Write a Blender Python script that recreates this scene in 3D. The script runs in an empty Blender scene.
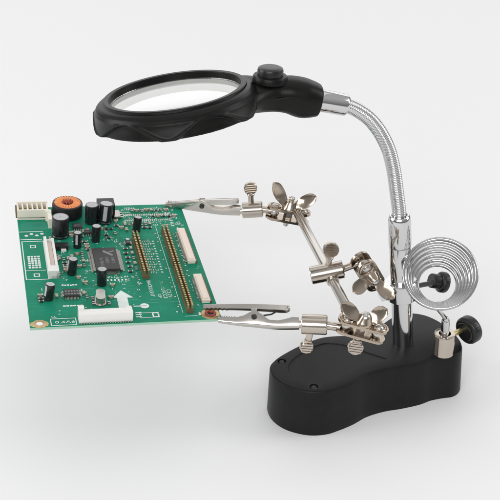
import bpy, bmesh, math, random
from mathutils import Vector, Matrix, Euler

S = 0.01                      # everything below is written in centimetres
PI = math.pi
rnd = random.Random(7)
scene = bpy.context.scene
col = scene.collection


def V(*a):
    return Vector(a if len(a) > 1 else a[0])


# ------------------------------------------------------------------ materials
def mat(name, base, rough=.5, metal=0., spec=.5, bump=0., bscale=40., var=0., coat=0., trans=0., ior=1.45, rvar=0.):
    m = bpy.data.materials.new(name)
    m.use_nodes = True
    nt = m.node_tree
    b = nt.nodes['Principled BSDF']
    b.inputs['Base Color'].default_value = (*base, 1)
    b.inputs['Roughness'].default_value = rough
    b.inputs['Metallic'].default_value = metal
    b.inputs['IOR'].default_value = ior
    b.inputs['Specular IOR Level'].default_value = spec
    b.inputs['Coat Weight'].default_value = coat
    b.inputs['Transmission Weight'].default_value = trans
    if bump or var or rvar:
        tc = nt.nodes.new('ShaderNodeTexCoord')
        n = nt.nodes.new('ShaderNodeTexNoise')
        n.inputs['Scale'].default_value = bscale / S * .01 * 100
        n.inputs['Detail'].default_value = 4
        nt.links.new(tc.outputs['Object'], n.inputs['Vector'])
        if bump:
            bp = nt.nodes.new('ShaderNodeBump')
            bp.inputs['Strength'].default_value = bump
            bp.inputs['Distance'].default_value = .0002
            nt.links.new(n.outputs['Fac'], bp.inputs['Height'])
            nt.links.new(bp.outputs['Normal'], b.inputs['Normal'])
        if var or rvar:
            n2 = nt.nodes.new('ShaderNodeTexNoise')
            n2.inputs['Scale'].default_value = bscale * 6
            n2.inputs['Detail'].default_value = 5
            nt.links.new(tc.outputs['Object'], n2.inputs['Vector'])
        if var:
            r = nt.nodes.new('ShaderNodeValToRGB')
            r.color_ramp.elements[0].position = .3
            r.color_ramp.elements[1].position = .7
            r.color_ramp.elements[0].color = (*[c * (1 - var) for c in base], 1)
            r.color_ramp.elements[1].color = (*[min(1, c * (1 + var)) for c in base], 1)
            nt.links.new(n2.outputs['Fac'], r.inputs['Fac'])
            nt.links.new(r.outputs['Color'], b.inputs['Base Color'])
        if rvar:
            mr = nt.nodes.new('ShaderNodeMapRange')
            mr.inputs['To Min'].default_value = max(.02, rough - rvar)
            mr.inputs['To Max'].default_value = rough + rvar
            nt.links.new(n2.outputs['Fac'], mr.inputs['Value'])
            nt.links.new(mr.outputs['Result'], b.inputs['Roughness'])
    return m


M = {
    'base': mat('base_plastic', (.0095, .0095, .010), .42, spec=.23, bump=.25, bscale=24, var=.12, rvar=.06),
    'head': mat('head_plastic', (.007, .0066, .0062), .34, spec=.22, bump=.12, bscale=24, var=.12, rvar=.06),
    'knob': mat('knob_plastic', (.012, .012, .012), .32, bump=.1, bscale=24),
    'chrome': mat('chrome', (.64, .64, .645), .09, 1, rvar=.03, bscale=3),
    'nickel': mat('nickel', (.53, .47, .41), .18, 1, rvar=.07, var=.08, bscale=6),
    'spring': mat('spring_steel', (.50, .50, .505), .13, 1, rvar=.04, bscale=6),
    'bronze': mat('brown_nickel', (.45, .38, .31), .17, 1, rvar=.08, var=.16, bscale=8),  # darker, browner nickel for the clamp plates and wing nuts
    'bright': mat('bright_nickel', (.58, .55, .515), .22, 1, rvar=.06, bscale=6),
    'brass': mat('brass', (.62, .50, .24), .3, 1),
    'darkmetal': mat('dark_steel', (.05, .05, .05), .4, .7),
    'hollow': mat('hollow', (.02, .018, .016), .6),
    'glass': mat('lens_glass', (1, 1, 1), .0, 0, trans=1, ior=1.27),
    'black': mat('component_black', (.016, .016, .017), .38, bump=.1, bscale=30),
    'chip': mat('chip_black', (.035, .034, .036), .5, bump=.2, bscale=40),
    'sleeve': mat('capacitor_sleeve', (.012, .012, .014), .22, coat=.3),
    'alu': mat('aluminium', (.43, .43, .44), .4, 1),
    'tin': mat('tinned', (.50, .485, .45), .36, 1, var=.1, bscale=60),
    'gold': mat('gold_plate', (.50, .38, .20), .36, 1, var=.15, bscale=60),
    'copper': mat('copper_wire', (.82, .33, .13), .42, .35),
    'redcopper': mat('red_enamel_wire', (.30, .045, .025), .35, .2),
    'cream': mat('cream_nylon', (.80, .75, .65), .5, bump=.05),
    'white': mat('white_nylon', (.80, .79, .76), .45, bump=.05),
    'pinkish': mat('ivory_plastic', (.78, .66, .58), .45),
    'brown': mat('brown_plastic', (.15, .105, .055), .5),
    'silk': mat('silkscreen_white', (.72, .78, .75), .6, var=.04, bscale=40),
    'marking': mat('chip_marking', (.22, .22, .22), .6),
    'stripe': mat('capacitor_stripe', (.45, .46, .48), .4),
    'ceramic': mat('chip_capacitor_body', (.42, .33, .24), .5),
    'resist': mat('chip_resistor_body', (.03, .03, .035), .4),
    'mask_light': mat('bare_trace', (.018, .26, .19), .35, coat=.2),
    'edge': mat('board_edge', (.34, .55, .42), .6),
}


def pcb_material():
    m = bpy.data.materials.new('solder_mask_green')
    m.use_nodes = True
    nt = m.node_tree
    b = nt.nodes['Principled BSDF']
    tc = nt.nodes.new('ShaderNodeTexCoord')
    # pale copper traces under the mask: thin stepped lines out of a brick grid, broken up by noise
    mp = nt.nodes.new('ShaderNodeMapping')
    mp.inputs['Scale'].default_value = (100, 100, 100)
    nt.links.new(tc.outputs['Object'], mp.inputs['Vector'])
    br = nt.nodes.new('ShaderNodeTexBrick')
    br.inputs['Scale'].default_value = 1.0
    br.inputs['Brick Width'].default_value = 1.7
    br.inputs['Row Height'].default_value = .17
    br.inputs['Mortar Size'].default_value = .018
    br.inputs['Color1'].default_value = (0, 0, 0, 1)
    br.inputs['Color2'].default_value = (0, 0, 0, 1)
    br.inputs['Mortar'].default_value = (1, 1, 1, 1)
    nt.links.new(mp.outputs['Vector'], br.inputs['Vector'])
    no = nt.nodes.new('ShaderNodeTexNoise')
    no.inputs['Scale'].default_value = .55
    no.inputs['Detail'].default_value = 1
    nt.links.new(mp.outputs['Vector'], no.inputs['Vector'])
    st = nt.nodes.new('ShaderNodeMath')
    st.operation = 'GREATER_THAN'
    st.inputs[1].default_value = .54
    nt.links.new(no.outputs['Fac'], st.inputs[0])
    mu = nt.nodes.new('ShaderNodeMath')
    mu.operation = 'MULTIPLY'
    nt.links.new(br.outputs['Color'], mu.inputs[0])
    nt.links.new(st.outputs[0], mu.inputs[1])
    n2 = nt.nodes.new('ShaderNodeTexNoise')
    n2.inputs['Scale'].default_value = .4
    n2.inputs['Detail'].default_value = 3
    nt.links.new(mp.outputs['Vector'], n2.inputs['Vector'])
    r = nt.nodes.new('ShaderNodeValToRGB')
    r.color_ramp.elements[0].position = .35
    r.color_ramp.elements[1].position = .65
    r.color_ramp.elements[0].color = (.007, .200, .114, 1)
    r.color_ramp.elements[1].color = (.010, .245, .140, 1)
    nt.links.new(n2.outputs['Fac'], r.inputs['Fac'])
    mx = nt.nodes.new('ShaderNodeMix')
    mx.data_type = 'RGBA'
    mx.inputs['B'].default_value = (.014, .30, .20, 1)
    nt.links.new(mu.outputs[0], mx.inputs['Factor'])
    nt.links.new(r.outputs['Color'], mx.inputs['A'])
    nt.links.new(mx.outputs['Result'], b.inputs['Base Color'])
    b.inputs['Roughness'].default_value = .5
    b.inputs['Specular IOR Level'].default_value = .12
    bp = nt.nodes.new('ShaderNodeBump')
    bp.inputs['Strength'].default_value = .2
    bp.inputs['Distance'].default_value = .0002
    nt.links.new(mu.outputs[0], bp.inputs['Height'])
    nt.links.new(bp.outputs['Normal'], b.inputs['Normal'])
    return m


M['pcb'] = pcb_material()


# ------------------------------------------------------------------ mesh builder
def frame(n, ref=(0, 0, 1)):
    """3x3 whose columns are two perpendiculars and the given axis"""
    n = Vector(n).normalized()
    r = Vector(ref)
    if abs(n.dot(r)) > .97 * r.length:
        r = Vector((0, 1, 0)) if abs(n.y) < .9 else Vector((1, 0, 0))
    e1 = r.cross(n).normalized()
    e2 = n.cross(e1)
    return Matrix((e1, e2, n)).transposed()


def axes(e1, n):
    """columns e1, e2, n with e1 made perpendicular to n"""
    n = Vector(n).normalized()
    e1 = Vector(e1)
    e1 = (e1 - n * e1.dot(n)).normalized()
    return Matrix((e1, n.cross(e1), n)).transposed()


class MB:
    def __init__(self):
        self.bm = bmesh.new()
        self.mi = 0

    def _v(self, p):
        return self.bm.verts.new(p)

    def _f(self, vs):
        try:
            f = self.bm.faces.new(vs)
            f.material_index = self.mi
            f.smooth = True
            return f
        except ValueError:
            return None

    def rings(self, rings, closed=True, cap0=True, cap1=True, loop=False):
        R = [[self._v(p) for p in r] for r in rings]
        n = len(R[0])
        fs = []
        pairs = list(zip(R[:-1], R[1:]))
        if loop:
            pairs.append((R[-1], R[0]))
        for a, b in pairs:
            for i in range(n if closed else n - 1):
                j = (i + 1) % n
                fs.append(self._f((a[i], a[j], b[j], b[i])))
        if closed and not loop:
            if cap0:
                fs.append(self._f(R[0][::-1]))
            if cap1:
                fs.append(self._f(R[-1]))
        return [f for f in fs if f]

    def lathe(self, o, axis, prof, seg=32, cap0=True, cap1=True, ref=(0, 0, 1), sx=1., loop=False):
        o = Vector(o)
        Fm = frame(axis, ref)
        rings = []
        for r, h in prof:
            rings.append([o + Fm @ Vector((sx * r * math.cos(2 * PI * k / seg), r * math.sin(2 * PI * k / seg), h)) for k in range(seg)])
        return self.rings(rings, cap0=cap0, cap1=cap1, loop=loop)

    def cyl(self, a, b, r0, r1=None, seg=24, bev=0.):
        a, b = Vector(a), Vector(b)
        r1 = r0 if r1 is None else r1
        L = (b - a).length
        if bev:
            pr = [(r0 - bev, 0), (r0 - bev * .3, bev * .3), (r0, bev), (r1, L - bev), (r1 - bev * .3, L - bev * .3), (r1 - bev, L)]
        else:
            pr = [(r0, 0), (r1, L)]
        return self.lathe(a, b - a, pr, seg)

    def ball(self, c, r, seg=24, n=12, axis=(0, 0, 1), sq=1.):
        pr = [(max(1e-4, r * math.sin(PI * k / n)), -r * sq * math.cos(PI * k / n)) for k in range(n + 1)]
        return self.lathe(c, axis, pr, seg)

    def tube(self, path, r, seg=16, caps=True, up=None, sq=1.):
        path = [Vector(p) for p in path]
        n = len(path)
        rr = r if isinstance(r, (list, tuple)) else [r] * n
        t = (path[1] - path[0]).normalized()
        Fm = frame(t) if up is None else axes(up, t)
        e1 = Fm.col[0].copy()
        rings = []
        for i, p in enumerate(path):
            if i == 0:
                t = path[1] - path[0]
            elif i == n - 1:
                t = path[-1] - path[-2]
            else:
                t = path[i + 1] - path[i - 1]
            t = t.normalized()
            e1 = (e1 - t * e1.dot(t)).normalized()
            e2 = t.cross(e1)
            rad = rr[i]
            ra, rb = rad if isinstance(rad, tuple) else (rad, rad)
            cs = [(math.cos(2 * PI * k / seg), math.sin(2 * PI * k / seg)) for k in range(seg)]
            rings.append([p + e1 * (ra * math.copysign(abs(x) ** sq, x)) + e2 * (rb * math.copysign(abs(y) ** sq, y)) for x, y in cs])
        return self.rings(rings, cap0=caps, cap1=caps)

    def bevel(self, fs, w, seg=2):
        es = set()
        for f in fs:
            for e in f.edges:
                if len(e.link_faces) == 2 and e.calc_face_angle(0) > math.radians(35):
                    es.add(e)
        if es:
            r = bmesh.ops.bevel(self.bm, geom=list(es), offset=w, segments=seg, affect='EDGES', profile=.5, clamp_overlap=True)
            for f in r['faces']:
                f.smooth = True
                f.material_index = self.mi

    def box(self, c, size, R=None, bev=0.):
        c = Vector(c)
        R = R or Matrix.Identity(3)
        x, y, z = (s / 2 for s in size)
        lo = [c + R @ Vector(p) for p in ((-x, -y, -z), (x, -y, -z), (x, y, -z), (-x, y, -z))]
        hi = [c + R @ Vector(p) for p in ((-x, -y, z), (x, -y, z), (x, y, z), (-x, y, z))]
        fs = self.rings([lo, hi])
        if bev:
            self.bevel(fs, bev)

    def prism(self, poly, o, R, t, bev=0.):
        """polygon in the first two axes of R, extruded by t along the third"""
        o = Vector(o)
        lo = [o + R @ Vector((p[0], p[1], 0)) for p in poly]
        hi = [o + R @ Vector((p[0], p[1], t)) for p in poly]
        fs = self.rings([lo, hi])
        if bev:
            self.bevel(fs, bev)

    def build(self, name, mats, parent=None, org=None, angle=32, tris=False):
        bm = self.bm
        bmesh.ops.recalc_face_normals(bm, faces=bm.faces)
        if org is not None:
            bmesh.ops.translate(bm, vec=-Vector(org), verts=bm.verts)
        bmesh.ops.scale(bm, vec=(S, S, S), verts=bm.verts)
        me = bpy.data.meshes.new(name)
        bm.to_mesh(me)
        bm.free()
        for m in (mats if isinstance(mats, (list, tuple)) else [mats]):
            me.materials.append(M[m])
        me.set_sharp_from_angle(angle=math.radians(angle))
        o = bpy.data.objects.new(name, me)
        col.objects.link(o)
        if parent:
            o.parent = parent
        return o


def remesh(o, vox, smooth=4):
    md = o.modifiers.new('r', 'REMESH')
    md.mode = 'VOXEL'
    md.voxel_size = vox * S
    ms = o.modifiers.new('s', 'SMOOTH')
    ms.factor = .5
    ms.iterations = smooth
    bpy.context.view_layer.update()
    dg = bpy.context.evaluated_depsgraph_get()
    me = bpy.data.meshes.new_from_object(o.evaluated_get(dg))
    o.modifiers.clear()
    old = o.data
    o.data = me
    me.name = old.name
    for p in me.polygons:
        p.use_smooth = True
    if not me.materials:
        for m in old.materials:
            me.materials.append(m)
    return o


def catmull(pts, n=8, closed=False):
    pts = [Vector(p) for p in pts]
    N = len(pts)
    out = []
    rng = range(N) if closed else range(N - 1)
    for i in rng:
        if closed:
            p0, p1, p2, p3 = pts[(i - 1) % N], pts[i], pts[(i + 1) % N], pts[(i + 2) % N]
        else:
            p1, p2 = pts[i], pts[i + 1]
            p0 = pts[i - 1] if i else p1 * 2 - p2
            p3 = pts[i + 2] if i + 2 < N else p2 * 2 - p1
        for k in range(n):
            t = k / n
            out.append(.5 * ((2 * p1) + (p2 - p0) * t + (2 * p0 - 5 * p1 + 4 * p2 - p3) * t * t + (3 * p1 - p0 - 3 * p2 + p3) * t ** 3))
    if not closed:
        out.append(pts[-1])
    return out


def thing(name, label, cat, loc, rot=None):
    o = bpy.data.objects.new(name, None)
    col.objects.link(o)
    o.empty_display_size = .01
    o.location = Vector(loc) * S
    if rot:
        o.rotation_euler = rot
    o['label'] = label
    o['category'] = cat
    return o


# ================================================================== the table sheet
g = MB()
g.lathe((0, 0, -.5), (0, 0, 1), [(300, 0), (300, .5)], 96)
M['sheet'] = mat('white_sheet', (.82, .82, .82), .75, spec=.2)
ground = g.build('white_tabletop', 'sheet')
ground['kind'] = 'structure'

# ================================================================== the magnifier stand
ORG = V(-2.5, -1, 0)
stand = thing('magnifier_stand', 'black helping-hand stand with round magnifying glass on a chrome gooseneck and metal clip arms', 'magnifier stand', ORG)


def part(b, name, m, parent=None, angle=32):
    return b.build(name, m, parent or stand, ORG, angle)


# ---- base: a peanut shaped black block
TOP = 3.2
outline = [(-8.45, -2.65), (-8.22, -3.75), (-7.45, -4.68), (-6.25, -5.2), (-5.15, -5.16), (-4.29, -4.76), (-3.41, -4.2),
           (-2.5, -3.45), (-1.34, -2.9), (-.2, -2.6), (.95, -2.2), (1.7, -1.78), (2.5, -1.52), (3.2, -1.35), (3.62, -.85), (3.72, 0.0), (3.5, .9),
           (3.1, 1.75), (2.5, 2.6), (1.75, 3.2), (.8, 3.4), (-.2, 3.0), (-1.0, 2.2), (-1.9, 1.25), (-2.9, .8), (-4.0, .75), (-5.22, .5), (-6.53, -.35), (-7.6, -1.3), (-8.15, -1.95)]
ol = catmull([(x, y, 0) for x, y in outline], 6, True)


def offset(pl, d):
    out = []
    N = len(pl)
    for i in range(N):
        t = (pl[(i + 1) % N] - pl[i - 1]).normalized()
        out.append(pl[i] + Vector((t.y, -t.x, 0)) * d)
    return out


b = MB()
levels = [(.15, 0), (.17, .06), (.15, .5), (.09, 1.8), (.03, TOP - .16), (0, TOP - .07), (-.045, TOP - .018), (-.12, TOP)]
rr = []
for d, h in levels:
    rr.append([b._v(p + Vector((0, 0, h))) for p in offset(ol, d)])
N = len(ol)
for a, c in zip(rr[:-1], rr[1:]):
    for i in range(N):
        b._f((a[i], a[(i + 1) % N], c[(i + 1) % N], c[i]))
b._f(rr[0][::-1])
# sunk panel and two screw wells in the top
panel = catmull([(x, y, TOP) for x, y in [(-7.35, -2.75), (-7.1, -3.75), (-6.3, -4.3), (-5.4, -4.35), (-4.5, -4.0), (-3.6, -3.2), (-2.6, -2.4), (-1.7, -2.05),
                                          (-1.15, -1.85), (-1.7, -1.5), (-2.7, -.9), (-3.7, -.3), (-4.87, -.1), (-5.9, -.7), (-6.9, -1.7)]], 5, True)
SCREWS = [(-7.72, -2.1), (-5.85, -4.72), ]
holes = [(panel, .045, .03)]
for sx, sy in SCREWS:
    holes.append(([Vector((sx + .27 * math.cos(2 * PI * k / 24), sy + .27 * math.sin(2 * PI * k / 24), TOP)) for k in range(24)], .12, .02))
edges = [e for i in range(N) for e in [b.bm.edges.get((rr[-1][i], rr[-1][(i + 1) % N]))]]
for pl, dep, ins in holes:
    vs = [b._v(p) for p in pl]
    K = len(vs)
    es = [b.bm.edges.new((vs[i], vs[(i + 1) % K])) for i in range(K)]
    edges += es
    lo = [b._v(p + Vector((0, 0, -dep))) for p in offset(pl, -ins)]
    for i in range(K):
        b._f((vs[i], vs[(i + 1) % K], lo[(i + 1) % K], lo[i]))
    b._f(lo)
r = bmesh.ops.triangle_fill(b.bm, edges=edges, use_beauty=True, normal=(0, 0, 1))
base = part(b, 'base', 'base', angle=40)
for sx, sy in SCREWS:
    b = MB()
    b.lathe((sx, sy, TOP - .115), (0, 0, 1), [(.19, 0), (.19, .05), (.15, .085), (.03, .095)], 20)
    b.mi = 1
    b.box((sx, sy, TOP - .022), (.26, .045, .012), Euler((0, 0, .5)).to_matrix())
    b.box((sx, sy, TOP - .0205), (.045, .26, .012), Euler((0, 0, .5)).to_matrix())
    part(b, 'screw', ['darkmetal', 'hollow'], base)

# ---- chrome post
PA, PB, PC = V(.03, 0, TOP - .02), V(-.62, -.09, 10.33), V(-.79, -.11, 12.43)
b = MB()
b.cyl(PA, PB, .645, .665, 48)
post = part(b, 'post', 'chrome')
b = MB()
ax = (PC - PB)
L = ax.length
b.lathe(PB, ax, [(.60, .0), (.60, .03), (.685, .05), (.70, .12), (.69, L - .55), (.675, L - .25), (.62, L - .06), (.56, L), (.50, L), (.49, L - .12), (.3, L - .14)], 48)
part(b, 'collar', 'chrome', post)

# ---- flexible gooseneck
gp = catmull([(-.78, -.11, 12.2), (-.84, -.12, 12.77), (-1.08, -.16, 14.12), (-1.3, -.19, 15.31), (-1.57, -.23, 16.36), (-1.81, -.26, 17.01), (-2.17, -.32, 17.73),
              (-2.52, -.37, 18.28), (-3.01, -.44, 18.86), (-3.61, -.52, 19.33), (-4.12, -.6, 19.62), (-4.5, -.65, 19.74)], 12)
cum = [0.]
for a, c in zip(gp[:-1], gp[1:]):
    cum.append(cum[-1] + (c - a).length)
n = int(cum[-1] / .0145)
path, rads = [], []
j = 0
for i in range(n + 1):
    s = cum[-1] * i / n
    while j < len(cum) - 2 and cum[j + 1] < s:
        j += 1
    t = (s - cum[j]) / (cum[j + 1] - cum[j])
    path.append(gp[j].lerp(gp[j + 1], t))
    rads.append(.405 + .024 * abs(math.sin(PI * s / .116)))
b = MB()
b.tube(path, rads, 28)
neck = part(b, 'gooseneck', 'chrome', angle=80)
FA, FB = V(-5.95, -.86, 20.13), V(-4.22, -.61, 19.67)
b = MB()
ax = FB - FA
L = ax.length
b.lathe(FA, ax, [(.60, 0), (.62, .05), (.635, .3), (.625, L - .18), (.60, L - .1), (.54, L - .02), (.47, L), (.43, L - .02)], 40)
part(b, 'ferrule', 'chrome', neck)

# ---- magnifier head
LC = V(-13.81, -2.0, 21.16)
LN = V(-.130, .116, .985).normalized()
LF = axes(V(FA - LC), LN)          # first axis towards the handle
RIM = 3.96


def lp(r, th, h):
    return LC + LF @ Vector((r * math.cos(th), r * math.sin(th), h))


fa = math.atan2((LF.transposed() @ V(0, -1, 0)).y, (LF.transposed() @ V(0, -1, 0)).x)   # direction facing the viewer


def smooth(x, a, c):
    t = max(0., min(1., (x - a) / (c - a)))
    return t * t * (3 - 2 * t)


b = MB()
prof_out = [(RIM - .1, -.10), (RIM + .06, -.13), (RIM + .24, -.20), (RIM + .42, -.33), (RIM + .52, -.5)]
NA = 240
rings = []
hb = -1.42
for k in range(NA):
    th = 2 * PI * k / NA
    ph = th - fa
    arch = max(0., math.cos(3 * (ph + math.radians(2)) + PI / 2 * 0 + PI * .5 * 2))   # six bays
    c = .5 - .5 * math.cos(6 * (ph + math.radians(2)))
    ha = hb - .06 + .92 * c ** .85
    ring = [(r, h) for r, h in prof_out]
    for q in range(21):
        h = -.56 - q * (abs(hb) - .56 - .07) / 20
        base_r = RIM + .56 + .17 * smooth(-h, .5, 1.4)
        ins = .17 * smooth(ha - h, -.05, .09)
        ridge = .085 * math.exp(-((h - ha - .10) / .085) ** 2)
        ring.append((base_r - ins + ridge, h))
    rl = ring[-1][0]
    ring += [(rl - .03, hb + .03), (RIM + .50, hb), (RIM + .44, hb + .02), (RIM + .38, hb + .14), (RIM - .28, -.62), (RIM - .35, -.55), (RIM - .35, -.3), (RIM - .3, -.14)]
    rings.append([lp(r, th, h) for r, h in ring])
b.rings(rings, loop=True)
# the grip: a flattened tube from the ring to the ferrule
hp = [(V(-10.08, -1.46, 20.70), 2.35, .5), (V(-9.65, -1.4, 20.68), 1.9, .70), (V(-9.1, -1.32, 20.64), 1.35, .84),
      (V(-8.3, -1.2, 20.58), .98, .90), (V(-7.5, -1.08, 20.52), 1.06, 1.02), (V(-6.8, -.98, 20.30), 1.10, 1.08), (V(-6.25, -.9, 20.17), 1.02, .98), (V(-5.9, -.85, 20.09), .92, .87)]
cp = catmull([p for p, a, c in hp], 5)
ca = catmull([(a, c, 0) for p, a, c in hp], 5)
dend = (cp[-1] - cp[-3]).normalized()
cp += [cp[-1] + dend * .05, cp[-1] + dend * .08]
ca += [ca[-1] * .95, ca[-1] * .86]
b.tube(cp, [(q.x, q.y) for q in ca], 36, up=V(.1, 1, 0), sq=.8)
head = part(b, 'magnifier_frame', 'head')
remesh(head, .033, 10)
# rim lip
b = MB()
b.lathe(LC, LN, [(RIM - .36, -.33), (RIM - .34, -.05), (RIM - .30, 0), (RIM - .06, .01), (RIM, -.03), (RIM + .03, -.16), (RIM - .1, -.2)], 120, loop=True)
part(b, 'rim', 'head', head)
# pale reflector cone added under the lens to make it look white
b = MB()
b.lathe(LC, LN, [(RIM - .36, -.50), (RIM - .34, -.60), (RIM + .24, hb + .10), (RIM + .24, hb - .02), (RIM + .20, hb - .02), (RIM - .40, -.62), (RIM - .42, -.52)], 96, loop=True)
part(b, 'reflector', 'white', head)
# biconvex lens
b = MB()
RL = RIM - .35
pr = []
for k in range(0, 13):
    r_ = RL * k / 12
    pr.append((max(r_, 1e-4), -.42 - .035 * (1 - (r_ / RL) ** 2) - .05))
for k in range(12, -1, -1):
    r_ = RL * k / 12
    pr.append((max(r_, 1e-4), -.42 + .035 * (1 - (r_ / RL) ** 2) + .05))
b.lathe(LC, LN, pr, 96)
part(b, 'lens', 'glass', head)
# push button on a stepped plinth
BC = V(-8.6, -1.22, 21.38)
bn = V(.05, .06, 1)
b = MB()
b.lathe(BC, bn, [(.98, 0), (.96, .25), (.92, .33), (.80, .37), (.74, .37)], 48)
pl = part(b, 'switch_plinth', 'head', head)
b = MB()
b.lathe(BC + bn.normalized() * .36, bn, [(.72, 0), (.72, .28), (.68, .38), (.58, .43), (.3, .445), (.01, .45)], 48)
part(b, 'switch_button', 'knob', head)
# moulding seam swept along the grip
b = MB()
sm = catmull([V(-9.35, -2.36, 20.45), V(-8.6, -2.26, 20.62), V(-7.9, -2.17, 20.75), V(-7.2, -2.05, 20.8), V(-6.7, -1.85, 20.9)], 6)
b.tube(sm, [.02 + .03 * math.sin(PI * i / (len(sm) - 1)) for i in range(len(sm))], 8)
part(b, 'grip_seam', 'head', head)


# ---- swivel joints, wing nuts, sockets, thumb screws
def stadium(L, r, n=10):
    p = []
    for k in range(n + 1):
        a = -PI / 2 + PI * k / n
        p.append((L + r * math.cos(a), r * math.sin(a)))
    for k in range(n + 1):
        a = PI / 2 + PI * k / n
        p.append((-L + r * math.cos(a), r * math.sin(a)))
    return p


def leaf(b, root, tip, face, w, t):
    """one ear of a wing nut: a rounded teardrop blade from root to tip, broad side along face"""
    d = tip - root
    L = d.length
    R = axes(face, d)             # first axis = thin direction, second = width, third = along
    e_t, e_w, e_l = R.col[0], R.col[1], R.col[2]
    rings = []
    n = 14
    for i in range(n + 1):
        s = i / n
        wd = w * (.50 + .5 * smooth(s, .0, .55)) * math.sqrt(max(.0, 1 - max(0, (s - .62) / .385) ** 2))
        wd = max(wd, .02)
        th = t * (1.15 - .35 * s) * (1 if s < .9 else .75)
        th = min(th, wd)
        bend = .10 * L * (s * s)
        c = root + d * s + e_t * bend
        rg = []
        for k in range(16):
            a = 2 * PI * k / 16
            cx, cy = math.cos(a), math.sin(a)
            sq = lambda v: math.copysign(abs(v) ** .6, v)
            rg.append(c + e_w * (wd * sq(cx)) + e_t * (th * sq(cy) - .13 * (1 - cx * cx) * smooth(s, .05, .5)))
        rings.append(rg)
    b.rings(rings)


def clamp(c, e1, n, Lh, gap, rp, balls, wing, bolt_top, bolt_low, knurl_low=False, dome=.22):
    """two stadium plates squeezing a ball at each end, a bolt through the middle with a wing nut on top.
    c centre, e1 long axis, n towards the nut, wing = ((tip),(tip),(face)) of the two ears"""
    R = axes(e1, n)
    E1, E2, E3 = R.col[0].copy(), R.col[1].copy(), R.col[2].copy()
    c = Vector(c)
    b = MB()
    for sgn in (1, -1):
        # a pressed plate: raised rim round a shallow dish at each end
        t = .17
        z0 = sgn * gap / 2 + (0 if sgn > 0 else -t)
        b.prism(stadium(Lh, rp, 12), c + E3 * z0, R, t, .035)
        for s2 in (1, -1):
            o = c + E1 * (s2 * (Lh - .02)) + E3 * (sgn * (gap / 2 + t - .02))
            b.lathe(o, E3 * sgn, [(rp * .86, 0), (rp * .84, .07), (rp * .70, .10), (rp * .56, .06), (rp * .52, -.02)], 28, cap0=False, cap1=False)
            b.mi = 1
            b.lathe(o, E3 * sgn, [(rp * .54, .0), (rp * .5, .05), (rp * .36, .12), (rp * .18, .155), (.004, .165)], 24, cap0=False)
            b.mi = 0
    cl = part(b, 'swivel_clamp', ['bronze', 'bright'])
    for s2, on in zip((1, -1), balls):
        if on:
            b = MB()
            b.ball(c + E1 * (s2 * (Lh - .05)), gap / 2 + .06, 24, 14)
            part(b, 'ball', 'bright', cl)
    b = MB()
    b.cyl(c - E3 * (gap / 2 + .18), c + E3 * (gap / 2 + bolt_top), .17, seg=20)
    b.ball(c + E3 * (gap / 2 + bolt_top), dome, 20, 10, E3, .75)
    # packing block beside the bolt, seen in the gap
    b.cyl(c - E3 * (gap / 2 - .01), c + E3 * (gap / 2 - .01), .3, seg=6)
    if not knurl_low:
        b.lathe(c - E3 * (gap / 2 + .14), -E3, [(.27, 0), (.27, .16), (.2, .24), (.18, bolt_low), (.12, bolt_low + .06)], 20)
    part(b, 'bolt', 'bright', cl)
    hub = c + E3 * (gap / 2 + .14)
    b = MB()
    b.lathe(hub, E3, [(.52, 0), (.52, .1), (.44, .2), (.36, .5), (.31, .58), (.22, .58)], 28)
    for tip, face in wing:
        tip = Vector(tip)
        d = (tip - hub)
        flat = (d - E3 * d.dot(E3)).normalized()
        leaf(b, hub + E3 * .12 + flat * .2, tip, Vector(face), .44, .12)
    part(b, 'wing_nut', 'bronze', cl, 50)
    return cl


def thumb_screw(parent, a, c, face, r=.41, t=.3):
    """shank from a to the disc centred on c, the flat of the disc turned to face"""
    a, c = Vector(a), Vector(c)
    d = c - a
    n = Vector(face)
    dn = d.normalized()
    n = (n - dn * n.dot(dn)).normalized()
    b = MB()
    b.cyl(a, c - dn * (r * .8), .19, .19, 18)
    b.lathe(c - dn * (r + .12), dn, [(.20, 0), (.26, .04), (.26, .12), (.19, .2)], 18)
    b.lathe(c - n * t / 2, n, [(r - .05, 0), (r, .05), (r, t - .05), (r - .05, t)], 32)
    R = axes(dn.cross(n), n)
    for q in (-.24, -.08, .08, .24):
        hw = math.sqrt(max(.01, (r - .05) ** 2 - q * q))
        for s in (1, -1):
            b.box(c + R.col[1] * q + n * (s * t / 2), (2 * hw, .075, .10), R, .02)
    part(b, 'thumb_screw', 'nickel', parent)


def socket(a, c, r, name='clip_socket'):
    """short tube, open at a with a dark bore"""
    a, c = Vector(a), Vector(c)
    d = c - a
    L = d.length
    b = MB()
    b.lathe(a, d, [(r - .14, .5), (r - .14, .02), (r - .10, 0), (r - .03, 0), (r, .04), (r, L - .06), (r - .07, L)], 36, cap0=False)
    b.mi = 1
    b.lathe(a + d.normalized() * .45, d, [(r - .142, 0), (r - .142, .01)], 24)
    return part(b, name, ['nickel', 'hollow'])


# ---- cross rod (level, running back from the near clip to the far clip)
RA, RB = V(-6.45, 8.25, 8.0), V(-3.7, -5.05, 8.15)
b = MB()
b.cyl(RA, RB, .30, .30, 28, .05)
rod = part(b, 'cross_rod', 'bright')


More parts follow.
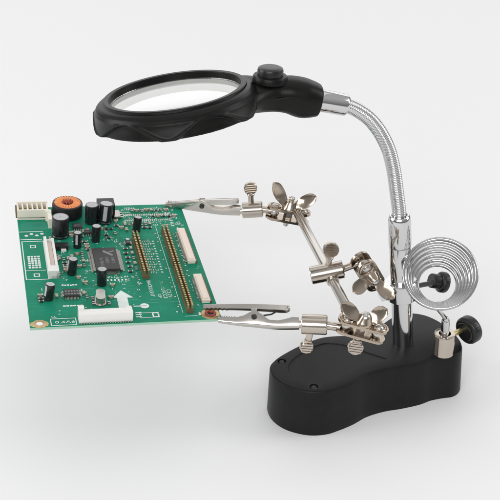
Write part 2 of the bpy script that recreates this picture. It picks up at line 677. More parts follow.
def clip(tail, tip, up, l0, l1, lev_start, lev_end):
    tail, tip = Vector(tail), Vector(tip)
    d = tip - tail
    L = d.length
    e1 = d.normalized()
    up = Vector(up)
    e3 = (up - e1 * up.dot(e1)).normalized()
    e2 = e3.cross(e1)
    P = lambda s, y, t: tail + e1 * s + e2 * y + e3 * t
    # lower jaw and body: a pressed channel
    key = [(-.02, -.30, .30, .30), (.35, -.30, .33, .31), (.8, -.30, .20, .31), (1.2, -.29, .12, .31), (1.75, -.25, .18, .30), (2.05, -.21, .46, .29), (2.35, -.17, .67, .28), (2.6, -.14, .74, .27),
           (2.85, -.11, .68, .26), (3.2, -.08, .48, .24), (3.6, -.03, .40, .20), (4.2, .06, .46, .16), (4.8, .16, .50, .13), (L, .26, .52, .12)]

    def at(s):
        for k0, k1 in zip(key[:-1], key[1:]):
            if s <= k1[0]:
                f = (s - k0[0]) / (k1[0] - k0[0])
                return [k0[i] + (k1[i] - k0[i]) * f for i in (1, 2, 3)]
        return list(key[-1][1:])
    b = MB()
    rings = []
    ns = 64
    for i in range(ns + 1):
        s = L * i / ns
        bo, to, w = at(s)
        if s > 3.7:
            to += .06 if i % 2 else -.05
        q = min(.12, (to - bo) * .4)
        rings.append([P(s, w, to), P(s, w, bo + q), P(s, w * .8, bo + q * .3), P(s, w * .45, bo), P(s, -w * .45, bo), P(s, -w * .8, bo + q * .3), P(s, -w, bo + q), P(s, -w, to)])
    fs = b.rings(rings, closed=False)
    bmesh.ops.recalc_face_normals(b.bm, faces=b.bm.faces)
    bmesh.ops.solidify(b.bm, geom=list(b.bm.faces), thickness=.06)
    for f in b.bm.faces:
        f.smooth = True
    b.cyl(P(-.9, 0, 0), P(.7, 0, .0), .25, .25, 20)
    body = part(b, 'alligator_clip', 'bright', angle=45)
    # upper jaw and lever
    b = MB()
    rings = []
    ns = 40
    for i in range(ns + 1):
        s = lev_start + (lev_end - lev_start) * i / ns
        f = i / ns
        t = l0 + (l1 - l0) * f + .06 * math.sin(PI * f)
        w = .27 - .11 * f if i > 2 else .18 + .03 * i
        dp = .36 - .10 * f
        tooth = (.03 if i % 2 else -.02) if f > .72 else 0
        rings.append([P(s, w, t - dp - tooth), P(s, w * .95, t - .05), P(s, w * .6, t), P(s, -w * .6, t), P(s, -w * .95, t - .05), P(s, -w, t - dp - tooth)])
    b.rings(rings, closed=False)
    bmesh.ops.recalc_face_normals(b.bm, faces=b.bm.faces)
    bmesh.ops.solidify(b.bm, geom=list(b.bm.faces), thickness=.05)
    # curled finger end
    c0 = P(lev_start + .02, 0, l0 - .16)
    arc = [c0 + e3 * (.13 * math.cos(a)) - e1 * (.13 * math.sin(a)) for a in [PI * 1.15 * k / 12 for k in range(13)]]
    for y in (-.13, 0, .13):
        b.tube([p + e2 * y for p in arc], .055, 10)
    # ears that drop to the rivet
    for y in (-.2, .2):
        b.prism([(2.42, l0 * .9), (2.8, l0 * .9), (2.74, .2), (2.46, .2)], tail + e2 * (y - .02), Matrix((e1, e3, e2)).transposed(), .04)
    part(b, 'lever', 'bright', body, 45)
    b = MB()
    b.cyl(P(2.6, -.36, .36), P(2.6, .36, .36), .11, seg=20)
    for s in (1, -1):
        b.lathe(P(2.6, s * .30, .36), e2 * s, [(.17, 0), (.17, .04), (.12, .075), (.06, .05), (.055, .0)], 20)
    part(b, 'rivet', 'darkmetal', body)
    b = MB()
    sp = []
    for k in range(90):
        a = 2 * PI * k / 15
        sp.append(P(2.6 + .19 * math.cos(a), -.2 + .4 * k / 89, .36 + .19 * math.sin(a)))
    b.tube(sp, .035, 8)
    b.box(P(3.55, 0, .2), (1.1, .26, .16), Matrix((e1, e2, e3)).transposed(), .03)  # dark bar added for the shade inside the jaw channel, not spring wire
    b.tube([P(2.4, .0, .5), P(1.6, 0, .62), P(1.0, 0, l0 - .14)], .05, 8)
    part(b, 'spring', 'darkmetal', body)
    return body


# ---- near arm
sk = socket((-6.7, -5.0, 7.9), (-5.22, -5.14, 7.92), .585)
thumb_screw(sk, (-6.15, -5.05, 7.5), (-6.4, -5.2, 6.42), (.25, -1, .1), .40)
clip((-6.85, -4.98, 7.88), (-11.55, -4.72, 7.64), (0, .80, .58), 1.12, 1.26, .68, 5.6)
b = MB()
b.cyl((-5.3, -5.14, 7.9), (-4.5, -5.22, 7.82), .24, seg=20)
part(b, 'neck_pin', 'nickel', sk)
c1 = clamp((-3.26, -5.34, 7.80), (1, -.1, -.24), (.25, -.08, 1), .98, .54, .52, (1, 1),
           [((-4.5, -5.2, 9.42), (.35, -.9, .55)), ((-1.85, -5.35, 9.15), (-.35, -.9, .55))], .62, .2, True, .34)
thumb_screw(c1, (-3.38, -5.3, 7.4), (-3.56, -5.4, 6.52), (.1, -1, .2), .46, .32)

# ---- far arm
sk = socket((-10.2, 8.77, 8.0), (-8.82, 8.7, 8.13), .55)
thumb_screw(sk, (-9.6, 8.74, 8.5), (-9.66, 8.72, 9.72), (.1, -1, .35), .45)
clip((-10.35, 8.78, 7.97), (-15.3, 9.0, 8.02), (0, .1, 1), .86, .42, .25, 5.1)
b = MB()
b.cyl((-8.9, 8.7, 8.12), (-8.1, 8.67, 8.02), .24, seg=20)
part(b, 'neck_pin', 'nickel', sk)
c2 = clamp((-7.1, 8.62, 7.78), (1, -.02, -.16), (.2, .02, 1), 1.0, .56, .50, (1, 1),
           [((-8.15, 8.75, 10.12), (.75, -1, .1)), ((-5.2, 8.6, 9.15), (-.35, -1, .6))], .95, .42)

# ---- middle joint: sleeve on the rod, clamp, collar on the post
sl_a, sl_b = V(-5.95, -.05, 8.16), V(-3.95, -.02, 8.62)
sk = socket(sl_a, sl_b, .56, 'rod_sleeve')
b = MB()
rdir = (RB - RA).normalized()
mid = (sl_a + sl_b) / 2
tt = (mid - RA).dot(rdir)
rp = RA + rdir * tt
b.lathe(rp - rdir * .62, rdir, [(.31, 0), (.40, 0), (.40, 1.24), (.31, 1.24)], 28, cap0=False, cap1=False)
part(b, 'bore_lip', 'nickel', sk)
thumb_screw(sk, (-4.92, .0, 8.75), (-4.78, .08, 9.93), (.1, -1, .3), .50, .32)
b = MB()
b.cyl(sl_b - V(.1, 0, .02), (-2.98, -.12, 9.15), .22, seg=20)
part(b, 'neck_pin', 'nickel', sk)
c3 = clamp((-2.48, -.05, 8.45), (.50, .10, -.86), (.42, -.86, -.22), .90, .60, .63, (1, 1),
           [((-3.45, -1.3, 7.75), (.3, -1, .6)), ((-.95, -1.15, 7.15), (-.3, -.6, 1))], .64, .25, False, .27)

# collar clamped round the post
b = MB()
pax = (PB - PA).normalized()
pc = PA + pax * 4.05
b.lathe(pc - pax * .62, pax, [(.66, 0), (.90, 0), (.97, .06), (.97, 1.20), (.90, 1.28), (.66, 1.28)], 40, cap0=False, cap1=False)
R = axes((-1, -.18, .1), pax)
b.box(pc + V(-1.0, -.2, .05), (.75, .8, 1.1), R, .16)
pcl = part(b, 'post_collar', 'chrome')
b = MB()
b.cyl(pc + V(-1.2, -.25, .1), (-1.85, -.2, 7.85), .3, .22, seg=20)
part(b, 'neck_pin', 'nickel', pcl)
kd = V(2.6, 2.95, 5.9) - pc
kn = kd.normalized()
b = MB()
b.cyl(pc + kn * .8, pc + kn * (kd.length - .5), .16, seg=16)
part(b, 'knob_shaft', 'darkmetal', pcl)


def knob(b, o, n, r, t, boss=.62):
    """knurled black thumb knob: boss, then the toothed disc with a dished face"""
    Fm = frame(n)
    rings = []
    seg = 144
    prof = [(.66, -boss, 0), (.70, -boss + .05, 0), (.70, -.02, 0), (.86, 0, 0), (.97, .07, 1), (1, .15, 1), (1, t - .12, 1), (.95, t - .03, 1), (.86, t, 0), (.66, t - .02, 0), (.60, t - .14, 0), (.2, t - .16, 0)]
    for rr_, h, kn_ in prof:
        rings.append([o + Fm @ Vector(((r * rr_ + (.006 * math.cos(36 * 2 * PI * k / seg) if kn_ else 0)) * math.cos(2 * PI * k / seg),
                                       (r * rr_ + (.006 * math.cos(36 * 2 * PI * k / seg) if kn_ else 0)) * math.sin(2 * PI * k / seg), h)) for k in range(seg)])
    b.rings(rings)


b = MB()
knob(b, V(2.6, 2.95, 5.9) - kn * .15, V(.9, .25, -.3).normalized(), .68, .5)
part(b, 'collar_knob', 'knob', pcl, 50)

# ---- iron holder: socket, knob, stem and conical coil
SO = V(2.42, -1.12, TOP)
b = MB()
b.lathe(SO - V(0, 0, .02), (0, 0, 1), [(.66, 0), (.66, .06), (.635, .12), (.665, 1.36), (.64, 1.42), (.58, 1.44), (.38, 1.44), (.36, 1.38), (.36, .9)], 40)
so = part(b, 'holder_socket', 'nickel')
b = MB()
kd = V(.78, .60, .06).normalized()
b.cyl(SO + V(0, 0, .95) + kd * .6, SO + V(0, 0, .95) + kd * 1.5, .17, seg=18)
part(b, 'knob_shaft', 'brass', so)
b = MB()
knob(b, SO + V(.36, 0, .9) + kd * 1.35, kd, .90, .66, .12)
part(b, 'holder_knob', 'knob', so, 50)
ca = V(-.104, -.70, .705).normalized()
cu = (V(0, 0, 1) - ca * ca.z).normalized()
cr = ca.cross(cu)
RF, RBk, CL = 2.16, 1.16, 3.0
cc = V(1.70, -1.55, 9.22)
ring_bottom = cc - cu * RF
b = MB()
pts = []
turns = 7
n = 44 * turns
start = -PI / 2
for i in range(n + 1):
    a = start + 2 * PI * turns * i / n
    f = i / n
    # the first turn is a full flat ring, then it winds in towards the back
    g_ = max(0., (f - .13) / .87)
    r_ = RF + (RBk - RF) * g_
    pts.append(cc - ca * (CL * g_) + cu * (r_ * math.sin(a)) + cr * (r_ * math.cos(a)))
b.tube(pts, .12, 14)
coil = part(b, 'iron_holder_coil', 'spring')
b = MB()
b.cyl(SO + V(0, 0, 1.0), SO + V(-.14, -.5, 2.75), .28, .25, 28, .04)
b.tube([SO + V(-.13, -.48, 2.68), SO + V(-.2, -.68, 3.0), (SO + V(-.2, -.68, 3.0)).lerp(ring_bottom, .5), ring_bottom - cu * .02], [.14, .14, .13, .12], 14)
b.ball(SO + V(-.17, -.6, 2.9), .2, 18, 10)
part(b, 'stem', 'chrome', coil)

# ================================================================== the circuit board
BW, BH, BT = 11.057, 14.292, .16
board = thing('circuit_board', 'green populated circuit board gripped along its right edge by two alligator clips', 'circuit board',
              (-22.064, -6.747, 8.773), Euler((.01756, .09016, .22492)))


def bp(b, name, m, parent=None, angle=32):
    return b.build(name, m, parent or board, None, angle)


b = MB()
b.box((BW / 2, BH / 2, -BT / 2), (BW, BH, BT), None, .012)
M['under'] = mat('solder_side_green', (.004, .07, .05), .5)
sub = bp(b, 'board_panel', ['pcb', 'edge', 'under'])
for p in sub.data.polygons:
    if abs(p.normal.z) < .8:
        p.material_index = 1
    elif p.normal.z < 0:
        p.material_index = 2

W1, W2 = .006, .012
silk = MB()
pads = MB()


def rect(b, u, v, w, h, z=W2, rot=0.):
    c, s = math.cos(rot), math.sin(rot)
    q = [(-w / 2, -h / 2), (w / 2, -h / 2), (w / 2, h / 2), (-w / 2, h / 2)]
    b._f([b._v((u + x * c - y * s, v + x * s + y * c, z)) for x, y in q])


def frame_rect(b, u0, v0, u1, v1, lw=.05, z=W2):
    rect(b, (u0 + u1) / 2, v0, u1 - u0 + lw, lw, z)
    rect(b, (u0 + u1) / 2, v1, u1 - u0 + lw, lw, z)
    rect(b, u0, (v0 + v1) / 2, lw, v1 - v0 - lw, z)
    rect(b, u1, (v0 + v1) / 2, lw, v1 - v0 - lw, z)


def disc(b, u, v, r, z=W1, seg=12, sx=1.):
    b._f([b._v((u + sx * r * math.cos(2 * PI * k / seg), v + r * math.sin(2 * PI * k / seg), z)) for k in range(seg)])


def text(b, s, u, v, size, rot=0., z=W2, sx=1.):
    cu_ = bpy.data.curves.new('t', 'FONT')
    cu_.body = s
    cu_.size = size
    cu_.resolution_u = 2
    o = bpy.data.objects.new('t', cu_)
    col.objects.link(o)
    bpy.context.view_layer.update()
    me = bpy.data.meshes.new_from_object(o.evaluated_get(bpy.context.evaluated_depsgraph_get()))
    bpy.data.objects.remove(o)
    c, sn = math.cos(rot), math.sin(rot)
    vs = [b._v((u + p.co.x * sx * c - p.co.y * sn, v + p.co.x * sx * sn + p.co.y * c, z)) for p in me.vertices]
    for p in me.polygons:
        b._f([vs[i] for i in p.vertices])
    bpy.data.meshes.remove(me)


def squiggle(u, v, n, size=.13, rot=0.):
    """tiny unreadable designator: a few short strokes"""
    c, s = math.cos(rot), math.sin(rot)
    for k in range(n):
        x = k * size * .8
        uu, vv = u + x * c, v + x * s
        rect(silk, uu, vv, .035, size, W2, rot)
        if rnd.random() < .7:
            q = rnd.choice((-.4, 0, .4)) * size
            rect(silk, uu + .045 * c - q * s, vv + .045 * s + q * c, .08, .035, W2 + .001, rot)


# ---- silkscreen frames and writing
frame_rect(silk, .12, 5.15, 1.45, 9.75, .06)
rect(silk, .72, 10.0, 1.35, .07)
rect(silk, .72, 11.0, 1.6, .07)
for k in range(4):
    disc(silk, .45 + .33 * k, 10.5 + .2 * (k % 2), .12, W2)
for i in range(4):
    for j in range(6):
        rect(silk, .42 + .2 * i, 6.55 + .26 * j, .15, .19)
for v_ in (5.65, 9.1):
    frame_rect(silk, .62, v_ - .15, .92, v_ + .15, .07)
rect(silk, .75, 6.2, 1.2, .05)
frame_rect(silk, 1.2, .12, 2.62, .80, .05)
text(silk, '0.4A6', 1.42, .32, .36, sx=1.35)
squiggle(1.3, 1.0, 2, .2)
# the up arrow with its dark letter
ar = [(4.95, 2.72), (5.58, 3.55), (6.22, 2.70), (5.86, 2.72), (5.84, .95), (5.22, .95), (5.24, 2.74)]
silk._f([silk._v((x, y, W2)) for x, y in ar])
text(silk, 'LVCC3', 8.02, 3.55, .36, -PI / 2)
text(silk, 'OP', 7.72, 2.95, .3, -PI / 2)
text(silk, 'C3.2V', 8.32, 2.95 + .5, .36, -PI / 2)
text(silk, 'BACKLIGHT', 7.28, 4.55, .34, -PI / 2)
for k in range(13):
    squiggle(7.72 + .03 * (k % 2), 9.3 - .32 * k, 3 + (k % 2), .19, -.05)
    rect(silk, 8.4, 9.3 - .32 * k, .12, .12)
frame_rect(silk, 6.35, .5, 7.45, 1.0, .04)
frame_rect(silk, 7.1, .55, 7.42, .95, .08)
for k in range(3):
    rect(silk, 6.25 + .02 * k, .62 + .22 * k, .35, .09)
disc(silk, 6.75, 1.75, .27, W2, 14)
rect(silk, 6.5, 1.75, .8, .09)
disc(silk, 8.55, .95, .06, W2)
silk._f([silk._v(p) for p in ((9.75, .45, W2), (10.1, .6, W2), (9.82, .85, W2))])
silk._f([silk._v(p) for p in ((6.75, 9.5, W2), (7.02, 9.68, W2), (6.72, 9.85, W2))])
rect(silk, 9.3, .45, .75, .04)
rect(silk, 8.88, 6, .03, 10.4)
for k in range(9):
    disc(silk, 9.98, 4.9 + k * .62, .055, W2)
    disc(silk, 8.72, 1.5 + k * 1.1, .05, W2)
for k in range(8):
    squiggle(4.25 + .26 * k, 9.62 + rnd.uniform(-.1, .1), 1, .2)
    squiggle(4.6 + .2 * k, 5.1 + rnd.uniform(-.08, .08), 1, .17)
for k in range(6):
    rect(silk, 4.95 + .22 * k, 4.75, .1, .2)
    rect(silk, 2.2 + .16 * k, 4.35 + rnd.uniform(-.05, .05), .12, .16)
    rect(silk, 2.1 + .2 * k, 2.1, .16, .13)
for k in range(110):
    squiggle(rnd.uniform(2.2, 6.9), rnd.uniform(3.4, 11.5), rnd.choice((1, 2)), .15, rnd.choice((0, PI / 2)))
for k in range(80):
    squiggle(rnd.uniform(6.8, 10.7), rnd.uniform(11.3, 13.9), rnd.choice((1, 2, 3)), .16, rnd.choice((0, 0, PI / 2)))
for k in range(22):
    squiggle(rnd.uniform(9.85, 10.1), rnd.uniform(1.4, 11), 1, .14)
squiggle(.95, 4.0, 2, .3)

# ---- pads, vias and pale traces
for k in range(150):
    disc(pads, rnd.uniform(1.6, 10.8), rnd.uniform(1.2, 14), rnd.uniform(.03, .055), W1, 8)
for k in range(7):
    rect(pads, 10.05, 11.3 + k * .35, .22, .16, W1)
for k in range(24):
    rect(pads, 7.0 + k * .13, 12.9, .07, .24, W1)
    rect(pads, 7.0 + k * .13, 12.15, .07, .24, W1)
bp(pads, 'solder_pads', 'tin')
silk.mi = 1
for k in range(9):
    rect(silk, 1.1, 11.35 + .11 * k, 1.9 - .06 * (k % 3), .05, W1 * .6)
for k in range(26):
    u0, v0 = rnd.uniform(1.5, 8.6), rnd.uniform(.6, 13.5)
    ln = rnd.uniform(.6, 2.2)
    if rnd.random() < .5:
        rect(silk, u0, v0, ln, .035, W1 * .5)
    else:
        rect(silk, u0, v0, .035, ln, W1 * .7)
bp(silk, 'silkscreen', ['silk', 'mask_light'])

# ---- mounting rings
b = MB()
b.lathe((.55, .36, -.01), (0, 0, 1), [(.17, .012), (.20, .03), (.40, .03), (.42, .012)], 28, cap0=False, cap1=False, sx=1.0)
for s in (-.28, .28):
    b.lathe((.55 + s, .36, -.01), (0, 0, 1), [(.05, .028), (.24, .024), (.25, .01)], 20)
b.mi = 1
b.lathe((.55, .36, 0), (0, 0, 1), [(.19, .022), (.18, .023)], 20)  # white disc painted in for the glare at the hole
bp(b, 'mounting_ring', ['gold', 'white'])
b = MB()
b.lathe((10.48, .58, -.01), (0, 0, 1), [(.30, .012), (.36, .06), (.46, .075), (.56, .035), (.58, .012)], 32, cap0=False, cap1=False)
b.mi = 1
b.lathe((10.48, .58, -.01), (0, 0, 1), [(.16, .012), (.2, .085), (.30, .10), (.38, .02)], 32, cap0=False, cap1=False)
b.mi = 2
b.lathe((10.48, .58, 0), (0, 0, 1), [(.17, .004), (.16, .006)], 24)
o = bp(b, 'mounting_ring', ['gold', 'redcopper', 'hollow'])
o['label'] = 'gold mounting ring with reddish centre'


# ---- electrolytic capacitors
def capacitor(u, v, d, h, lean=(0, 0), turn=0.):
    r = d / 2
    ax_ = Vector((lean[0], lean[1], 1)).normalized()
    o = Vector((u, v, .03))
    b = MB()
    b.lathe(o, ax_, [(r * .92, 0), (r, .05), (r, .10), (r * .93, .15), (r * .93, .2), (r, .25), (r, h - .06), (r * .97, h - .02), (r * .86, h), (r * .84, h - .02)], 32)
    c = bp(b, 'capacitor', 'sleeve')
    b = MB()
    b.lathe(o, ax_, [(r * .85, h - .04), (r * .85, h - .006), (r * .2, h - .003)], 28)
    Fm = frame(ax_)
    b.mi = 1
    for k in range(2):
        R = Fm @ Euler((0, 0, turn + k * PI / 2)).to_matrix()
        b.box(o + ax_ * (h - .006), (r * 1.3, .022, .006), R)
    bp(b, 'can_top', ['alu', 'tin'], c)
    # pale polarity stripe on the sleeve
    b = MB()
    rings = []
    for k in range(7):
        a = turn + .9 + .55 * (k / 6 - .5)
        rings.append([o + Fm @ Vector(((r + .004) * math.cos(a), (r + .004) * math.sin(a), hh)) for hh in (.28, h - .07)])
    b.rings(rings, closed=False)
    bp(b, 'polarity_stripe', 'stripe', c)


for c in [(2.58, 10.33, 1.08, 1.40, (0, 0), 2.2), (4.75, 12.0, .86, 1.32, (0, 0), 1.5), (5.6, 11.95, .90, 1.38, (.08, .05), 3.6),
          (4.75, 9.55, .58, 1.10, (.03, 0), 1.2), (3.52, 8.85, .53, 1.06, (0, 0), 3.5), (2.86, 5.65, .59, 1.06, (.06, 0), 2.5),
          (4.52, 4.27, .60, 1.10, (0, 0), 1.8), (1.24, 2.9, .58, 1.02, (.12, .04), 2.8), (7.52, 10.65, .54, 1.0, (.1, .1), 2.0)]:
    capacitor(*c)

# ---- toroid inductor with copper winding showing on top
TU, TV = 3.28, 13.15
b = MB()
b.lathe((TU, TV, .02), (0, 0, 1), [(.92, 0), (.99, .08), (1.0, .8), (.97, .9), (.88, .93), (.84, .88)], 56)
tor = bp(b, 'inductor', 'black')
b = MB()
b.lathe((TU, TV, .86), (0, 0, 1), [(.86, 0), (.82, .08), (.62, .11), (.40, .07), (.34, 0)], 48)
for k in range(26):
    a = 2 * PI * k / 26
    b.tube([(TU + q * math.cos(a), TV + q * math.sin(a), z_) for q, z_ in ((.84, .90), (.72, .96), (.55, .97), (.40, .93), (.3, .88))], [.075, .075, .065, .05, .04], 8)
bp(b, 'copper_winding', 'copper', tor)
b = MB()
for k in range(9):
    a = 2 * PI * k / 9 + .2
    b.tube([(TU + q * math.cos(a), TV + q * math.sin(a), z_) for q, z_ in ((.06, 1.0), (.2, .99), (.36, .99))], .055, 8)
bp(b, 'winding_end', 'redcopper', tor)

# ---- big power part with metal tab
b = MB()
b.box((5.78, 13.0, .5), (1.12, 1.0, 1.0), None, .06)
pw = bp(b, 'power_inductor', 'black')
b = MB()
b.box((6.5, 12.75, .18), (.42, .9, .12), None, .03)
for k in range(3):
    b.box((6.62, 12.45 + .3 * k, .1), (.5, .12, .1), None, .02)
bp(b, 'metal_tab', 'tin', pw)

# ---- shrouded wire connector at the back left corner
b = MB()
u0, u1, v0, v1, h = .0, 2.0, 12.62, 13.75, .62
b.box(((u0 + u1) / 2, (v0 + v1) / 2, .1), (u1 - u0, v1 - v0, .2), None, .02)
b.box(((u0 + u1) / 2, v0 + .06, h / 2 + .1), (u1 - u0, .12, h - .01), None, .03)
b.box(((u0 + u1) / 2, v1 - .06, h / 2 + .12), (u1 - u0, .12, h + .05), None, .03)
for k in range(7):
    w_ = .1 if k in (0, 6) else .09
    b.box((u0 + .06 + (u1 - u0 - .12) * k / 6, (v0 + v1) / 2, h / 2 + .1), (w_, v1 - v0 - .2, h - .06), None, .02)
con = bp(b, 'wire_connector', 'cream')
for k in range(6):
    b = MB()
    b.box((u0 + .06 + (u1 - u0 - .12) * (k + .5) / 6, (v0 + v1) / 2, .35), (.07, .07, .5), None, .01)
    bp(b, 'contact_pin', 'gold', con)
b = MB()
b.box((-.03, 13.2, .33), (.12, 1.0, .42), None, .03)
bp(b, 'side_latch', 'brown', con)
b = MB()
b.box((2.03, 12.0, .33), (.24, 1.2, .66), None, .03)
b.box((1.98, 12.5, .36), (.36, .3, .72), None, .04)
bp(b, 'upright_connector', 'cream')

# ---- white slot connector
b = MB()
A = math.atan2(9.4 - 5.2, 1.72 - 1.76)
v0, v1, h = 5.2, 9.45, .52
b.box((1.75, (v0 + v1) / 2, .08), (.62, v1 - v0, .16), None, .02)
b.box((1.52, (v0 + v1) / 2, h / 2), (.17, v1 - v0 + .004, h), None, .03)
b.box((1.99, (v0 + v1) / 2 - .05, h / 2 - .03), (.15, v1 - v0 - .1, h - .06), None, .03)
b.box((1.75, v0 + .33, h / 2 + .01), (.64, .66, h + .02), None, .04)
b.box((1.75, v1 - .1, h / 2 - .1), (.5, .16, h - .2), None, .03)
con = bp(b, 'slot_connector', 'white')
b = MB()
b.box((1.75, (v0 + v1) / 2, .2), (.3, v1 - v0 - .6, .1), None, .01)
bp(b, 'slot_lining', 'pinkish', con)

# ---- long white connector along the front edge
b = MB()
b.box((4.30, .48, .31), (3.08, .56, .58), None, .04)
b.box((2.93, .86, .36), (.34, .34, .68), None, .04)
b.box((5.68, .84, .3), (.3, .26, .55), None, .04)
con = bp(b, 'front_connector', 'white')
b = MB()
for k in range(20):
    b.box((2.9 + 2.82 * k / 19, .15, .04), (.06, .16, .06), None, .01)
bp(b, 'lead_row', 'tin', con)
b = MB()
for k in range(10):
    b.box((2.98 + 2.64 * k / 9, .5, .592), (.16, .2, .012))
bp(b, 'contact_window', 'cream', con)


# ---- chips
def chip(u, v, w, h, t, leads, mark, rot=0., kind='chip'):
    b = MB()
    lo = [(u - w / 2 + .02, v - h / 2 + .02), (u + w / 2 - .02, v - h / 2 + .02), (u + w / 2 - .02, v + h / 2 - .02), (u - w / 2 + .02, v + h / 2 - .02)]
    md = [(u - w / 2, v - h / 2), (u + w / 2, v - h / 2), (u + w / 2, v + h / 2), (u - w / 2, v + h / 2)]
    fs = b.rings([[V(x, y, .05) for x, y in lo], [V(x, y, .05 + (t - .05) * .45) for x, y in md], [V(x, y, .05 + (t - .05) * .55) for x, y in md], [V(x, y, t) for x, y in lo]])
    b.bevel([f for f in fs], .012, 1)
    c = bp(b, 'integrated_circuit', 'chip')
    b = MB()
    for side, n_, e in leads:
        for k in range(n_):
            f = (k + .5) / n_ - .5
            if side in 'fb':
                s = -1 if side == 'f' else 1
                x, y, sx_, sy_ = u + f * (w - .1), v + s * (h / 2 + e / 2), (w - .1) / n_ * .5, e
                b.box((x, v + s * (h / 2 + e * .25), t * .5), (sx_, e * .5, .03))
                b.box((x, v + s * (h / 2 + e * .5), t * .27), (sx_, .04, t * .5))
                b.box((x, v + s * (h / 2 + e * .8), .025), (sx_, e * .5, .03))
            else:
                s = -1 if side == 'l' else 1
                y, sy_ = v + f * (h - .1), (h - .1) / n_ * .5
                b.box((u + s * (w / 2 + e * .25), y, t * .5), (e * .5, sy_, .03))
                b.box((u + s * (w / 2 + e * .5), y, t * .27), (.04, sy_, t * .5))
                b.box((u + s * (w / 2 + e * .8), y, .025), (e * .5, sy_, .03))
    bp(b, 'leads', 'tin', c)
    b = MB()
    mark(b, t + .003)
    disc(b, u - w / 2 + .16, v - h / 2 + .2, .05, t + .003)
    bp(b, 'chip_marking', 'marking', c)


def big_mark(b, z):
    # rotated emblem over three rows of figures, as printed on the large chip
    b._f([b._v(p) for p in ((4.95, 7.75, z), (5.05, 7.95, z), (5.6, 7.35, z), (5.5, 7.2, z))])
    b._f([b._v(p) for p in ((5.25, 7.62, z + .001), (5.33, 7.72, z + .001), (5.68, 7.9, z + .001), (5.66, 7.76, z + .001))])
    for q, s in enumerate(('WT8532', '01E2', '0412')):
        text(b, s, 4.68 + .36 * q, 7.05, .30, -PI / 2, z, 1.15)


chip(5.1, 6.95, 1.5, 2.62, .26, [('f', 24, .26), ('b', 24, .26), ('l', 38, .26), ('r', 38, .26)], big_mark)


def small_mark(b, z):
    for q in range(5):
        rect(b, 2.3 + .17 * q, 3.42, .1, .16, z)
        rect(b, 2.3 + .17 * q, 3.12, .1, .12, z)


chip(2.62, 3.3, .92, .72, .2, [('f', 10, .2), ('b', 10, .2), ('l', 4, .14), ('r', 4, .14)], small_mark)
chip(6.75, 9.05, .30, .46, .2, [('l', 3, .12), ('r', 3, .12)], lambda b, z: rect(b, 6.75, 9.05, .12, .04, z))
chip(4.35, 10.5, .5, .42, .22, [('f', 3, .14), ('b', 3, .14)], lambda b, z: rect(b, 4.35, 10.5, .3, .05, z))
chip(3.75, 11.35, .62, .55, .22, [('f', 4, .16), ('b', 4, .16)], lambda b, z: rect(b, 3.75, 11.35, .3, .06, z))

# power diode
b = MB()
b.box((2.5, 8.75, .17), (.88, .5, .28), None, .04)
dd = bp(b, 'diode', 'black')
b = MB()
b.box((2.62, 8.42, .08), (.32, .24, .12), None, .03)
bp(b, 'terminal', 'white', dd)

# crystal can
b = MB()
st = stadium(.32, .27, 12)
R = Euler((0, 0, PI / 2 - .1)).to_matrix()
b.prism(stadium(.33, .33, 12), (4.24, 2.5, .02), R, .06, .02)
b.prism(stadium(.30, .27, 12), (4.24, 2.5, .08), R, .42, .07)
bp(b, 'crystal', 'tin')


# ---- pin headers
def header(uA, vA, uB, vB, rows=2, pitch=.2, hgt=.55):
    a, c = Vector((uA, vA, 0)), Vector((uB, vB, 0))   # two rows of square posts in split blocks
    d = c - a
    L_ = d.length
    rot_ = math.atan2(d.y, d.x)
    R = Euler((0, 0, rot_)).to_matrix()
    b = MB()
    m = (a + c) / 2
    n_ = int(L_ / pitch)
    for k in range(n_):
        b.box(a + d * ((k + .5) / n_) + V(0, 0, .13), (L_ / n_ * .985, .40, .24), R, .03)
    hd = bp(b, 'pin_header', 'brown')
    for rw in (-1, 1):
        b = MB()
        for k in range(n_):
            p = a + d * ((k + .5) / n_) + R @ Vector((0, rw * .12, 0))
            b.box(p + V(0, 0, hgt / 2 + .05), (.12, .11, hgt), R, .022)
        bp(b, 'pin_row', 'gold', hd)


header(7.28, 9.75, 7.30, 4.7)
header(9.32, 10.45, 9.30, 5.75)
header(9.30, 5.65, 9.28, .72)


# ---- flat cable connectors
def ffc(u, v0, v1):
    b = MB()
    b.box((u, (v0 + v1) / 2, .12), (.5, v1 - v0, .22), None, .02)
    f_ = bp(b, 'cable_connector', 'cream')
    b = MB()
    b.box((u - .02, (v0 + v1) / 2 - .04, .27), (.34, v1 - v0 - .3, .09), None, .02)
    bp(b, 'latch', 'pinkish', f_)
    b = MB()
    b.box((u + .29, (v0 + v1) / 2 - .06, .09), (.12, v1 - v0 - .1, .15), None, .01)
    bp(b, 'flap', 'brown', f_)
    b = MB()
    n_ = int((v1 - v0 - .4) / .1)
    for k in range(n_):
        b.box((u - .31, v0 + .2 + .1 * k, .03), (.14, .045, .04))
    bp(b, 'lead_row', 'tin', f_)


ffc(10.42, 6.35, 10.55)
ffc(10.45, 1.75, 4.75)


# ---- surface mount resistors and capacitors: one mesh each, copied
def smd(name, body, w, l, t):
    b = MB()
    b.box((0, 0, t / 2 + .01), (l * .6, w, t), None, .01)
    b.mi = 1
    for s in (-1, 1):
        b.box((s * l * .4, 0, t / 2 + .008), (l * .22, w + .008, t + .012), None, .012)
    return b.build(name, [body, 'tin'], board)


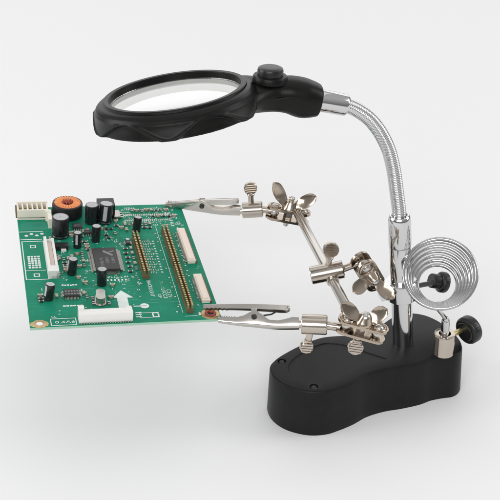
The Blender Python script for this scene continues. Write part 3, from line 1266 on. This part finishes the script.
spots = []
for k in range(6):
    spots.append((6.45 + .05 * (k % 2), 5.6 + .55 * k, 0))
for k in range(5):
    spots.append((6.85, 5.9 + .62 * k, PI / 2))
for k in range(7):
    spots.append((6.9 + .27 * k, 11.5, PI / 2))
for k in range(8):
    spots.append((7.6 + .33 * k, 13.45 - .06 * (k % 3), 0 if k % 2 else PI / 2))
for k in range(5):
    spots.append((8.9 + .36 * k, 12.55, 0))
for k in range(4):
    spots.append((2.25 + .28 * k, 7.35, PI / 2))
    spots.append((2.55, 6.9 + .0 * k - .3 * k, 0))
    spots.append((3.7, 8.0 - .5 * k, PI / 2))
for p in [(.82, 2.95, 0), (.82, 2.65, 0), (.8, 3.25, 0), (1.75, 3.1, PI / 2), (3.35, 3.3, PI / 2), (3.5, 2.9, PI / 2), (3.55, 4.5, 0), (3.2, 5.1, 0), (5.15, 4.1, 0),
          (3.8, 2.2, PI / 2), (3.8, 2.7, PI / 2), (4.7, 2.1, PI / 2), (4.9, 2.75, 0), (3.25, 10.6, 0), (3.3, 10.25, 0), (4.1, 10.7, PI / 2), (4.4, 10.9, PI / 2), (3.9, 10.1, 0),
          (5.5, 10.2, 0), (5.6, 9.85, 0), (6.1, 10.4, PI / 2), (6.3, 11.4, 0), (6.6, 11.1, 0), (6.9, 10.8, PI / 2), (8.1, 11.05, 0), (8.45, 11.0, 0), (1.9, 9.9, PI / 2),
          (3.05, 7.6, PI / 2), (3.4, 7.9, 0), (4.0, 9.4, 0), (2.1, 5.6, PI / 2), (3.4, 6.4, 0)]:
    spots.append(p)
for k in range(3):
    spots += [(5.3 + .3 * k, 11.0, 0), (4.1 + .02 * k, 9.0 - .3 * k, 0), (2.05, 7.9 - .35 * k, 0), (6.35, 12.0 + .3 * k, 0)]
protos = [smd('chip_capacitor', 'ceramic', .16, .30, .14), smd('chip_resistor', 'resist', .15, .30, .09)]
used = [False, False]
for i, (u, v, a) in enumerate(spots):
    q = 0 if rnd.random() < .5 else 1
    o = protos[q]
    if used[q]:
        o = protos[q].copy()
        col.objects.link(o)
        o.parent = board
    used[q] = True
    o.location = Vector((u, v, .004)) * S
    o.rotation_euler = (0, 0, a + rnd.uniform(-.04, .04))

# ================================================================== light: a studio tent
w = bpy.data.worlds.new('World')
scene.world = w
w.use_nodes = True
nt = w.node_tree
bg = nt.nodes['Background']
tc = nt.nodes.new('ShaderNodeTexCoord')
sp_ = nt.nodes.new('ShaderNodeSeparateXYZ')
nt.links.new(tc.outputs['Generated'], sp_.inputs['Vector'])
rp_ = nt.nodes.new('ShaderNodeValToRGB')
e = rp_.color_ramp.elements
e[0].position = 0.0
e[0].color = (.20, .20, .20, 1)
e[1].position = .7
e[1].color = (.60, .60, .60, 1)
nt.links.new(sp_.outputs['Z'], rp_.inputs['Fac'])
nt.links.new(rp_.outputs['Color'], bg.inputs['Color'])
bg.inputs['Strength'].default_value = .85


def area(name, loc, target, size, power, colr=(1, 1, 1)):
    l = bpy.data.lights.new(name, 'AREA')
    l.shape = 'RECTANGLE'
    l.size, l.size_y = size
    l.energy = power
    l.color = colr
    o = bpy.data.objects.new(name, l)
    col.objects.link(o)
    o.location = Vector(loc) * S
    o.rotation_euler = (Vector(target) - Vector(loc)).to_track_quat('-Z', 'Y').to_euler()
    return o


area('softbox_overhead', (0, 30, 190), (-6, 0, 0), (1.6, 1.6), 3.5)
area('softbox_front', (-40, -170, 112), (-6, 0, 8), (1.6, .8), 18.5)
area('softbox_left', (-190, 0, 80), (-6, 0, 8), (1.2, 1.1), 16)
area('softbox_right', (180, 20, 105), (-6, 0, 8), (1.0, 1.3), 13)
area('softbox_back', (-10, 210, 92), (-6, 0, 8), (3.2, 1.6), 16.5)

# ================================================================== camera
cam = bpy.data.cameras.new('camera')
co = bpy.data.objects.new('camera', cam)
col.objects.link(co)
co.location = Vector((-9.6928, -62.0282, 45.7640)) * S
co.rotation_euler = (math.radians(60), 0, 0)
cam.sensor_width = 36
cam.lens = 36 * 1180 / 500
cam.clip_start = .01
cam.clip_end = 50
scene.camera = co
scene.view_settings.view_transform = 'Standard'
scene.view_settings.look = 'None'
scene.view_settings.exposure = 0
scene.view_settings.gamma = 1
scene.render.engine = 'CYCLES'
scene.cycles.max_bounces = 12
